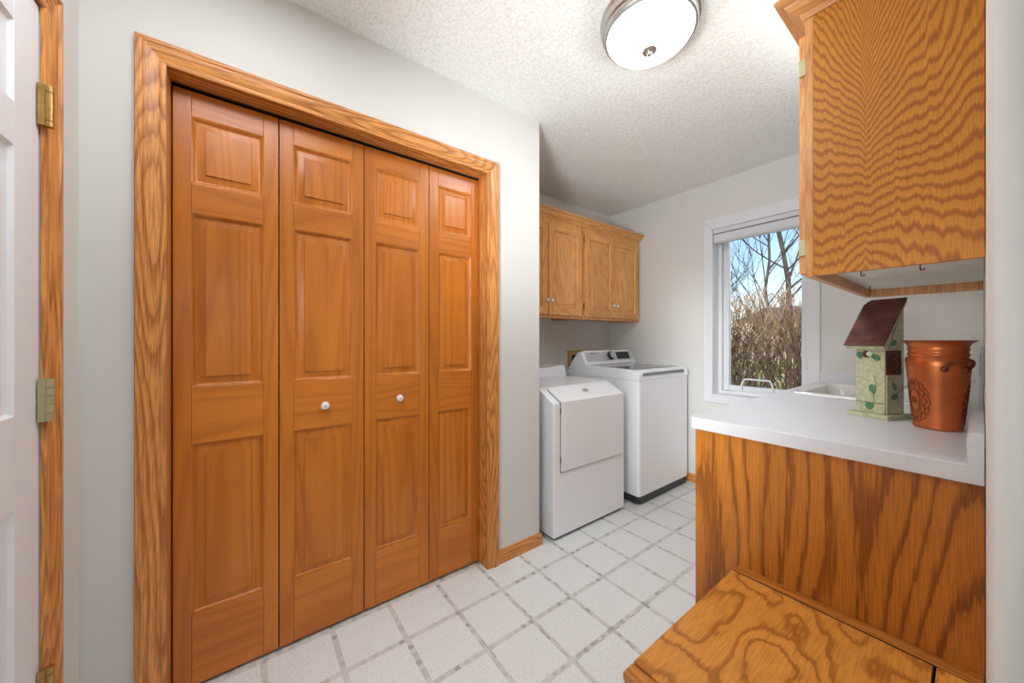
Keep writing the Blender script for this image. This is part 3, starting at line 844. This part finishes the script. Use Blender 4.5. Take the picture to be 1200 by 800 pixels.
# oval badge with a small winged crest
cx = -1.560; cz = .8525
n = Vector((.075, 0, .138)).normalized(); up = Vector((-.138, 0, .075)).normalized()
base = Vector((DXF, 0, .811)) + up * .072 + n * .0105; base.y = 1.765
def oval(ra, rb, h0, h1, k=28):
    b = BM(); A = []; B = []
    for i in range(k):
        a = 2 * math.pi * i / k
        p = base + Vector((0, 1, 0)) * ra * math.cos(a) + up * rb * math.sin(a)
        A.append(b.verts.new(p + n * h0)); B.append(b.verts.new(p + n * h1))
    b.faces.new(A); b.faces.new(B)
    for i in range(k): b.faces.new((A[i], A[(i + 1) % k], B[(i + 1) % k], B[i]))
    return b
bd = obj('badge', oval(.031, .017, -.001, .0018), M['chrome'], t)
obj('badge_field', oval(.027, .0135, .0015, .0024), M['appliance_grey'], bd)
b = BM()
for s in (-1, 1):
    tube(b, [base + n * .003 + Vector((0, s * .003, 0)), base + n * .003 + Vector((0, s * .012, 0)) + up * .006, base + n * .003 + Vector((0, s * .021, 0)) + up * .002], [.002, .0022, .0008], 6)
tube(b, [base + n * .003 - up * .009, base + n * .003 + up * .008], .0024, 6)
obj('badge_crest', b, M['dark_plastic'], bd)
# console at the back: top edge dips to a shallow curve
b = BM(); 
ys = [DY0 + (DY1 - DY0) * k / 16 for k in range(17)]
secs = []
for k, y in enumerate(ys):
    u = (k / 16)
    zt = .973 - .012 * math.sin(math.pi * min(1, max(0, (u - .35) / .6))) + (.012 if u < .35 else .012 * max(0, 1 - (u - .35) * 6))
    secs.append([b.verts.new(p) for p in ((-2.235, y, .889), (-2.050, y, .889), (-2.062, y, .925), (-2.078, y, zt - .004), (-2.086, y, zt), (-2.235, y, zt))])
for a, c in zip(secs, secs[1:]):
    for k in range(6): b.faces.new((a[k], a[(k + 1) % 6], c[(k + 1) % 6], c[k]))
b.faces.new(secs[0][::-1]); b.faces.new(secs[-1])
cs = obj('console', b, M['appliance'], t, smooth=50)
obj('dial', lathe(BM(), [(0, .022), (.018, .022), (.020, .018), (.022, 0), (0, 0)], (-2.066, 1.62, .935), 24, 'X'), M['appliance_grey'], cs)

# ------------------------------------------------------------------ washer
WY0, WY1, WXF = 2.222, 2.920, -1.458
t = thing('washer', 'white top-loading washer with silver control console by the window wall', 'washer', (-1.8, (WY0 + WY1) / 2, 0))
b = BM(); prism(b, rrect(-2.16, WY0, WXF, WY1, .022, 5), 'Z', .062, .889)
obj('cabinet_body', b, M['appliance'], t)
b = BM(); prism(b, rrect(-2.14, WY0 + .004, WXF - .003, WY1 - .004, .03, 5), 'Z', .008, .0615)
tag(obj('plinth', b, M['dark_plastic'], t), 'charcoal plastic base')
obj('foot', box(BM(), -2.0, WY0 + .05, 0, -1.6, WY1 - .05, .009), M['dark_plastic'], t)
# top cover with rounded front
pf = [(-2.165, .890), (WXF + .002, .890), (WXF + .003, .925)] + [(WXF + .003 - .055 * (1 - math.cos(R(a))), .925 + .040 * math.sin(R(a))) for a in (15, 32, 50, 70, 90)] + [(-1.80, .972), (-1.95, .974), (-2.12, .935), (-2.165, .925)]
b = BM(); prism(b, pf, 'Y', WY0 - .002, WY0 + .045, .003, 2); prism(b, pf, 'Y', WY1 - .045, WY1 + .002, .003, 2)
pf2 = [(-2.16, .8905), (WXF, .8905), (WXF, .915), (WXF - .03, .935), (-2.16, .935)]
prism(b, pf2, 'Y', WY0 + .04, WY1 - .04)
obj('top_cover', b, M['appliance'], t)
b = BM(); prism(b, [(-1.93, .936), (WXF - .012, .936), (WXF - .006, .944), (WXF - .010, .951), (WXF - .04, .963), (-1.93, .968)], 'Y', WY0 + .047, WY1 - .047, .002, 2)
ld = obj('lid', b, M['appliance'], t)
b = BM(); prism(b, [(-1.915, .9675), (WXF - .075, .963), (WXF - .075, .9668), (-1.915, .9712)], 'Y', WY0 + .068, WY1 - .068)
tag(obj('glass', b, M['smoked_glass'], ld), 'smoked glass window of the lid')
obj('lid_grip', box(BM(), WXF - .010, WY0 + .055, .928, WXF + .001, WY1 - .055, .935, .001), M['trim_grey'], ld)
# console
cp = [(-2.16, .93), (-1.955, .972), (-1.957, .99), (-1.998, 1.083), (-2.012, 1.090), (-2.04, 1.086), (-2.09, 1.03), (-2.13, .955)]
b = BM(); NS = 14; secs = []
for k in range(NS + 1):
    u = k / NS; y = WY0 + (WY1 - WY0) * u
    e = min(u, 1 - u) * (WY1 - WY0)
    f = 1 if e > .05 else .90 + .10 * math.sqrt(max(0, 1 - (1 - e / .05) ** 2))
    secs.append([b.verts.new((-2.06 + (x + 2.06) * (1 if z < 1.0 else f), y, .95 + (z - .95) * (f if z > .95 else 1))) for x, z in cp])
for a, c in zip(secs, secs[1:]):
    for k in range(len(cp)): b.faces.new((a[k], a[(k + 1) % len(cp)], c[(k + 1) % len(cp)], c[k]))
b.faces.new(secs[0][::-1]); b.faces.new(secs[-1])
cs = obj('console', b, M['appliance'], t, smooth=32)
A_, B_ = Vector((-1.957, 0, .992)), Vector((-1.998, 0, 1.083))
dv = (B_ - A_); nn = Vector((dv.z, 0, -dv.x)).normalized()
def face_pt(y, s, h): return Vector((A_.x + dv.x * s + nn.x * h, y, A_.z + dv.z * s + nn.z * h))
def face_plate(name, ya, yb, sa, sb, h, mat, parent, th=.002, ins=0):
    b = BM(); vs = []
    for hh in (h - th, h):
        vs.append([b.verts.new(face_pt(y, s, hh)) for y, s in ((ya, sa), (yb - ins, sa), (yb, sb), (ya + ins, sb))])
    b.faces.new(vs[0]); b.faces.new(vs[1])
    for k in range(4): b.faces.new((vs[0][k], vs[0][(k + 1) % 4], vs[1][(k + 1) % 4], vs[1][k]))
    return obj(name, b, mat, parent)
face_plate('control_panel', WY0 + .03, WY1 - .03, .08, .93, .0018, M['silver'], cs)
face_plate('display', 2.66, 2.845, .20, .86, .0032, M['display'], cs)
b = BM(); c0 = face_pt(2.575, .52, .002)
for rr, hh, mm, nm in ((.038, .014, 'dark_plastic', 'dial_ring'), (.026, .024, 'chrome', 'dial')):
    b = BM(); A = []; B = []; C = []
    for i in range(32):
        a = 2 * math.pi * i / 32
        p = c0 + Vector((0, 1, 0)) * rr * math.cos(a) + dv.normalized() * rr * math.sin(a)
        A.append(b.verts.new(p)); B.append(b.verts.new(p + nn * hh))
        C.append(b.verts.new(c0 + (p - c0) * .9 + nn * (hh + .002)))
    for i in range(32):
        j = (i + 1) % 32
        b.faces.new((A[i], A[j], B[j], B[i])); b.faces.new((B[i], B[j], C[j], C[i]))
    b.faces.new(A); b.faces.new(C)
    obj(nm, b, M[mm], cs)
for k in range(3):
    face_plate('button', 2.36 + k * .045, 2.385 + k * .045, .20, .27, .004, M['appliance_grey'], cs)
tilt = math.atan2(dv.z, -dv.x)
text_mesh('brand_lettering', 'SAMSUNG', .020, M['dark_plastic'], cs, face_pt(2.36, .80, .0022), (tilt, 0, R(90)))

# laundry valve box on the wall
t = thing('valve_box', 'wood-framed valve recess on the wall behind the washer console', 'valve box', (XB, 2.49, .9))
b = BM(); y0, y1, z0, z1 = 2.345, 2.64, .80, 1.085
box(b, XB + .001, y0, z0, XB + .018, y0 + .045, z1, .001); box(b, XB + .001, y1 - .045, z0, XB + .018, y1, z1, .001)
box(b, XB + .001, y0 + .045, z1 - .045, XB + .0175, y1 - .045, z1, .001); box(b, XB + .001, y0 + .045, z0, XB + .0175, y1 - .045, z0 + .045, .001)
obj('frame', b, M['light_wood'], t)
obj('recess', box(BM(), XB + .0005, y0 + .045, z0 + .045, XB + .003, y1 - .045, z1 - .045), M['dark'], t)
b = BM()
for y in (2.44, 2.54): tube(b, [(XB + .004, y, 1.0), (XB + .03, y, 1.0), (XB + .035, y, .97), (XB + .035, y, .82)], .009, 10)
obj('hose', b, M['dark_plastic'], t)

# ------------------------------------------------------------------ birdhouse
bh = thing('birdhouse', 'green painted wooden birdhouse with a rusty corrugated roof on the counter', 'birdhouse', (-.197, 1.738, .9142), R(-20.8))
W_, D_ = .082, .093
def lo(name, b, mat, p=None): return obj(name, b, mat, p or bh, local=True)
lo('base_board', box(BM(), -W_ - .017, -.018, 0, .016, D_ + .02, .016, .002), M['green_paint'])
b = BM(); prism(b, [(0, .0165), (0, .262), (D_, .402), (D_, .0165)], 'X', -W_, 0, .0015, 1)
body = lo('body', b, M['green_paint'])
# paler plank sides with a recessed seed window
b = BM()
sz0, sz1 = .152, .236
prism(b, [(.004, .018), (D_ - .002, .018), (D_ - .002, sz0), (.004, sz0)], 'X', 0.0003, .004, .0006, 1)
prism(b, [(.004, sz1), (D_ - .010, sz1), (D_ - .010, .380), (.004, .262)], 'X', 0.0003, .004, .0006, 1)
prism(b, [(D_ - .010, sz0 + .0005), (D_ - .002, sz0 + .0005), (D_ - .002, .396), (D_ - .0095, .384)], 'X', 0.0003, .004, .0006, 1)
lo('side_board', b, M['green_pale'])
b = BM(); box(b, .0003, .004, sz0, .0018, D_ - .010, sz1)
random.seed(3)
for k in range(90):
    t2 = bmesh.new(); bmesh.ops.create_icosphere(t2, subdivisions=1, radius=random.uniform(.0022, .0042))
    bmesh.ops.translate(t2, verts=t2.verts, vec=(.002, random.uniform(.007, D_ - .013), random.uniform(sz0 + .003, sz1 - .003)))
    merge(b, t2)
tag(lo('seed_window', b, M['seed']), 'brown seed-filled window')
b = BM(); box(b, -W_ + .001, -.0015, .052, -.001, .0002, .0535)
lo('groove', b, M['seed'], body)
# roof: corrugated slope in strips
rz0, rz1, ry0, ry1 = .250, .416, -.022, .100
sl = Vector((0, ry1 - ry0, rz1 - rz0)); nn_ = Vector((0, -sl.z, sl.y)).normalized()
NR = 17
b = BM(); P0 = []; 
for k in range(NR * 4 + 1):
    u = k / (NR * 4)
    h = .0062 + .0019 * math.sin(2 * math.pi * k / 4 + .5)
    xl = -W_ - .022 + (max(0, u - .9) / .1) * .014
    p = Vector((0, ry0, rz0)) + sl * u
    row = [b.verts.new((xl, p.y + nn_.y * h, p.z + nn_.z * h)), b.verts.new((.011, p.y + nn_.y * h, p.z + nn_.z * h)),
           b.verts.new((.011, p.y + nn_.y * .003, p.z + nn_.z * .003)), b.verts.new((xl, p.y + nn_.y * .003, p.z + nn_.z * .003))]
    if P0:
        for q in range(4): b.faces.new((P0[q], P0[(q + 1) % 4], row[(q + 1) % 4], row[q]))
    else: b.faces.new(row)
    P0 = row
b.faces.new(P0)
tag(obj('roof', b, M['rust'], bh, local=True, smooth=70), 'rusty corrugated metal roof')
b = BM()
prism(b, [(ry0 + .002, rz0 - .002), (ry1, rz1 - .002), (ry1, rz1 - .014), (ry0 + .006, rz0 - .012)], 'X', -W_ - .018, .009, .001, 1)
for v in b.verts: v.co.y += nn_.y * .002; v.co.z += nn_.z * .002
lo('roof_board', b, M['green_paint'])
# entrance hole with a little white bird shape, perch knobs
hx, hz = -.050, .222
b = BM(); lathe(b, [(0, -.0012), (.0125, -.0012), (.0125, 0.001)], (hx, 0, hz), 24, 'Y')
ho = lo('entrance_hole', b, M['seed'], body)
b = BM(); lathe(b, [(0, -.0032), (.0075, -.0028), (.009, -.001), (0, -.001)], (hx + .008, 0, hz + .001), 16, 'Y')
tube(b, [(hx + .008, -.002, hz + .002), (hx + .010, -.003, hz + .012), (hx + .006, -.003, hz + .018)], [.004, .003, .0006], 8)
obj('white_bird', b, M['porcelain'], ho, local=True)
b = BM(); lathe(b, [(0, -.014), (.006, -.013), (.010, -.008), (.010, -.004), (.006, 0), (0, 0)], (-W_, .03, .152), 14, 'X')
lo('perch_knob', b, M['seed'])
def leaf_mesh(c, ang, L, Wd, plane, mat):
    b = BM(); vs = []
    for side in (1, -1):
        pass
    n = 10; top = []
    for k in range(2 * n):
        a = k / (2 * n) * 2 * math.pi
        u = L * (.5 - .5 * math.cos(a)); v = Wd * math.sin(a) * (1 - .25 * math.cos(a))
        x = u * math.cos(ang) - v * math.sin(ang); z = u * math.sin(ang) + v * math.cos(ang)
        if plane == 'F': top.append((c[0] + x, -.0018, c[1] + z))
        else: top.append((.0052, c[0] + x, c[1] + z))
    off = Vector((0, .0014, 0)) if plane == 'F' else Vector((-.0014, 0, 0))
    A = [b.verts.new(p) for p in top]; B = [b.verts.new(Vector(p) + off) for p in top]
    b.faces.new(A); b.faces.new(B)
    for i in range(len(A)): b.faces.new((A[i], A[(i + 1) % len(A)], B[(i + 1) % len(A)], B[i]))
    return lo('leaf', b, mat)
for c, a, L, Wd in (((-.036, .222), -40, .030, .009), ((-.068, .205), 95, .026, .009), ((-.030, .085), 100, .032, .0095), ((-.044, .028), 80, .026, .012)):
    leaf_mesh(c, R(a), L, Wd, 'F', M['leaf'])
for c, a, L, Wd, m_ in (((.022, .252), 30, .034, .009, 'leaf'), ((.026, .300), 65, .034, .011, 'leaf'), ((.030, .125), -55, .03, .010, 'leaf_blue'), ((.022, .072), 10, .036, .010, 'leaf_blue')):
    leaf_mesh(c, R(a), L, Wd, 'S', M[m_])
b = BM(); tube(b, [(.0056, .004, .24), (.0056, .02, .262), (.0056, .03, .29), (.0056, .055, .33), (.0056, .06, .35)], .0011, 6)
tube(b, [(-.026, -.0022, .055), (-.03, -.0022, .075), (-.022, -.0022, .12), (-.03, -.0022, .15)], .0008, 6)
lo('painted_vine', b, M['leaf'])
lo('wire_twig', tube(BM(), [(.005, .028, .075), (.012, .05, .095), (.02, .08, .118), (.022, .085, .120)], .0009, 6), M['wire'])

# ------------------------------------------------------------------ copper bucket
bk = thing('bucket', 'embossed copper bucket with flared rim and side handles on the counter', 'bucket', (-.081, 1.705, .9142))
prof = [(0, .001), (.049, .001), (.0505, .003), (.0515, .006), (.0508, .010), (.0548, .06), (.0598, .12), (.0640, .17), (.0658, .192), (.0662, .203), (.0645, .213), (.0612, .220), (.0605, .2225), (.0628, .2255), (.0632, .229), (.0610, .2325), (.0600, .238), (.0625, .2415), (.0628, .245), (.0612, .248), (.0625, .255), (.067, .263), (.0745, .268), (.0775, .270), (.0765, .2715), (.070, .2675), (.062, .258), (.057, .243), (.056, .22), (.060, .19), (.054, .10), (.048, .012), (0, .010)]
prof = [(r * 1.0, z) for r, z in prof]
obj('body', lathe(BM(), prof, bk.location, 72), M['copper'], bk, smooth=50)
def rad(z):
    P = prof[4:9]
    for (r0, z0), (r1, z1) in zip(P, P[1:]):
        if z0 <= z <= z1: return r0 + (r1 - r0) * (z - z0) / (z1 - z0)
    return P[-1][0]
def sp(phi, z, h): return Vector(bk.location) + Vector(((rad(z) + h) * math.cos(phi), (rad(z) + h) * math.sin(phi), z))
def medallion(phi0, z0):
    b = BM()
    def curve(f, r, n=40, h=.0004):
        pts = []
        for k in range(n + 1):
            u, v = f(2 * math.pi * k / n); pts.append(sp(phi0 + u / .057, z0 + v, h))
        tube(b, pts, r, 5, False)
    curve(lambda a: (.016 * math.cos(a), .034 * math.sin(a)), .0012)
    curve(lambda a: (.021 * math.cos(a), .041 * math.sin(a)), .0009)
    curve(lambda a: ((.029 + .003 * math.cos(12 * a)) * math.cos(a), (.052 + .003 * math.cos(12 * a)) * math.sin(a)), .0011, 120)
    curve(lambda a: ((.036 + .004 * abs(math.cos(7 * a))) * math.cos(a), (.062 + .005 * abs(math.cos(7 * a))) * math.sin(a)), .0010, 120)
    for k in range(6):
        a0 = k * math.pi / 3
        curve(lambda a: (.006 * math.cos(a0) + .004 * math.cos(a), .007 * math.sin(a0) + .004 * math.sin(a)), .0008, 12)
    for k in range(26):
        a = 2 * math.pi * k / 26
        t2 = bmesh.new(); bmesh.ops.create_icosphere(t2, subdivisions=1, radius=.0012)
        bmesh.ops.translate(t2, verts=t2.verts, vec=sp(phi0 + .025 * math.cos(a) / .057, z0 + .0465 * math.sin(a), .0004)); merge(b, t2)
    for k in range(18):
        a0 = 2 * math.pi * k / 18
        curve(lambda a: (.033 * math.cos(a0) + .0028 * math.cos(a), .058 * math.sin(a0) + .0028 * math.sin(a)), .0007, 10)
    tag(obj('embossed_medallion', b, M['copper_dark'], bk), 'dark embossed floral oval')
medallion(R(-141), .085); medallion(R(9), .085)
def handle(phi0):
    pts = []
    for k in range(17):
        u = k / 16; a = phi0 + R(-24 + 48 * u)
        s = math.sin(math.pi * u)
        rr = .066 + .030 * s ** .7
        pts.append(Vector(bk.location) + Vector((rr * math.cos(a), rr * math.sin(a), .186 + .030 * s ** .8)))
    h = obj('handle', tube(BM(), pts, .0038, 10), M['copper_dark'], bk)
    for a in (phi0 - R(24), phi0 + R(24)):
        c = Vector(bk.location) + Vector((.0655 * math.cos(a), .0655 * math.sin(a), .186))
        t2 = bmesh.new(); bmesh.ops.create_uvsphere(t2, u_segments=14, v_segments=8, radius=.009)
        bmesh.ops.scale(t2, vec=(.55, 1, 1), verts=t2.verts)
        bmesh.ops.rotate(t2, verts=t2.verts, cent=(0, 0, 0), matrix=Matrix.Rotation(a, 3, 'Z'))
        bmesh.ops.translate(t2, verts=t2.verts, vec=c)
        obj('rivet', t2, M['copper_dark'], h)
handle(R(-52)); handle(R(128))

# ------------------------------------------------------------------ outside
g = BM()
NG = 24; vs = [[g.verts.new((-30 + 60 * i / NG, 3.3 + 60 * (j / NG) ** 1.5, -.25 + .10 * math.sin(i * 1.7 + j) + .03 * (60 * (j / NG) ** 1.5) * .35)) for i in range(NG + 1)] for j in range(NG + 1)]
for j in range(NG):
    for i in range(NG): g.faces.new((vs[j][i], vs[j][i + 1], vs[j + 1][i + 1], vs[j + 1][i]))
tag(obj('lawn', g, M['lawn'], smooth=80), 'pale winter lawn beyond the window', 'lawn', kind='structure')

def shrub_mesh(seed, rx, ry, H, nst):
    rnd = random.Random(seed); b = BM(); tips = BM()
    for s in range(nst):
        x, y = rnd.uniform(-rx, rx) * .6, rnd.uniform(-ry, ry) * .75
        p = Vector((x, y, 0)); d = Vector((rnd.uniform(-.5, .5), rnd.uniform(-.4, .4), 1)).normalized()
        L = H * rnd.uniform(.85, 1.03); n = 6; pts = [p.copy()]
        for k in range(n):
            d = (d + Vector((rnd.uniform(-.28, .28), rnd.uniform(-.28, .28), .12))).normalized()
            p = p + d * (L / n); pts.append(p.copy())
            if k >= 1:
                for q in range(2):
                    e = (d + Vector((rnd.uniform(-1, 1), rnd.uniform(-1, 1), rnd.uniform(-.1, .5)))).normalized()
                    l2 = rnd.uniform(.16, .36)
                    m1 = p + e * l2 * .5; e2 = (e + Vector((rnd.uniform(-.5, .5), rnd.uniform(-.5, .5), .3))).normalized()
                    m2 = m1 + e2 * l2 * .5
                    if m2.z > H * 1.03: m2.z = H * rnd.uniform(.97, 1.04)
                    tube(b if k < 4 else tips, [p, m1, m2], [.005, .0035, .0016], 3, False)
                    if k > 2:
                        for w_ in range(2):
                            e3 = (e2 + Vector((rnd.uniform(-.9, .9), rnd.uniform(-.9, .9), rnd.uniform(0, .8)))).normalized()
                            m3 = m1 + e3 * rnd.uniform(.06, .15)
                            if m3.z < H * 1.05: tube(tips, [m1, m3], [.0028, .0013], 3, False)
        for q in pts:
            if q.z > H: q.z = H
        tube(b, pts, [.010, .009, .008, .007, .006, .0045, .003], 4, False)
    return b, tips
protos = []
for k in range(2):
    b, tp = shrub_mesh(11 + k, .75, .55, 1.98 if k == 0 else 2.03, 140)
    me = bpy.data.meshes.new('shrub'); b.to_mesh(me); b.free(); me.materials.append(M['twig'])
    me2 = bpy.data.meshes.new('twig_tips'); tp.to_mesh(me2); tp.free(); me2.materials.append(M['twig_tan'])
    protos.append((me, me2))
SHL = ['bare brown hedge shrub filling the right of the window view', 'bare brown hedge shrub filling the left of the window view',
       'bare hedge shrub at the left end of the row outside', 'bare hedge shrub outside, hidden behind the wall right of the window', 'bare hedge shrub at the right end of the row outside']
for k, (x, y) in enumerate(((-1.05, 5.6), (-2.35, 5.7), (-3.65, 5.6), (.25, 5.65), (1.55, 5.6))):
    lab = SHL[k]
    t = thing('hedge_shrub', lab, 'shrub', (x, y, -.2), R(90 * (k % 2) * 2), group='bare hedge shrubs outside the window')
    a, c = protos[k % 2]
    o = bpy.data.objects.new('stems', a); COL.objects.link(o); o.parent = t; tag(o, kind='stuff')
    o = bpy.data.objects.new('twig_tips', c); COL.objects.link(o); o.parent = t; tag(o, 'lighter tan twig tips', kind='stuff')

def tree(x, y, H, r0, lean, seed, label, low):
    rnd = random.Random(seed)
    t = thing('bare_tree', label, 'tree', (x, y, -.2), group='bare trees beyond the hedge')
    tr_ = BM(); br = BM()
    n = 12; pts = [Vector((0, 0, 0))]
    for k in range(n):
        u = (k + 1) / n
        pts.append(Vector((lean * H * u + rnd.uniform(-.04, .04), rnd.uniform(-.05, .05), H * u)))
    tube(tr_, pts, [r0 * (1 - .85 * k / n) for k in range(n + 1)], 8)
    def grow(p, d, L, r, lev):
        n2 = 5; q = p.copy(); P = [q.copy()]
        for k in range(n2):
            d = (d + Vector((rnd.uniform(-.16, .16), rnd.uniform(-.16, .16), .10))).normalized()
            q = q + d * L / n2; P.append(q.copy())
            if lev < 3 and k >= 1:
                for z in range(2 if lev == 1 else 1):
                    e = (d + Vector((rnd.uniform(-.9, .9), rnd.uniform(-.7, .7), rnd.uniform(-.1, .6)))).normalized()
                    grow(q, e, L * rnd.uniform(.35, .55), r * .5, lev + 1)
        tube(br, P, [r * (1 - .8 * k / n2) for k in range(n2 + 1)], 5 if lev == 1 else 3, False)
    for k in range(int(n * low), n + 1):
        for z in range(3):
            a = rnd.uniform(0, 2 * math.pi)
            d = Vector((math.cos(a), math.sin(a) * .7, rnd.uniform(.5, 1.3))).normalized()
            grow(pts[k - 1].lerp(pts[k], rnd.random()) if k else pts[0], d, H * rnd.uniform(.22, .42) * (1.25 - k / n), r0 * (.42 - .25 * k / n), 1)
    obj('trunk', tr_, M['bark'], t, local=True); tag(obj('branches', br, M['bark'], t, local=True), kind='stuff')
tree(-2.84, 9.2, 7.5, .042, 0, 5, 'slender upright bare tree left of centre in the window', .24)
tree(-2.22, 9.4, 8.0, .065, -.12, 9, 'thicker leaning bare tree at the right of the window view', .34)
tree(-7.2, 16.5, 7.5, .08, .02, 21, 'distant bare tree seen faintly behind the hedge at left', .3)

t = thing('neighbour_house', 'low grey-roofed house behind the hedge at the right of the window', 'house', (-1.5, 24, 0))
obj('wall', box(BM(), -7.5, 22, 0.0, 7, 30, 2.2), M['siding'], t)
b = BM(); prism(b, [(21.3, 2.1), (26, 3.15), (30.7, 2.1)], 'X', -8.2, 7.6)
obj('roof', b, M['roof'], t)
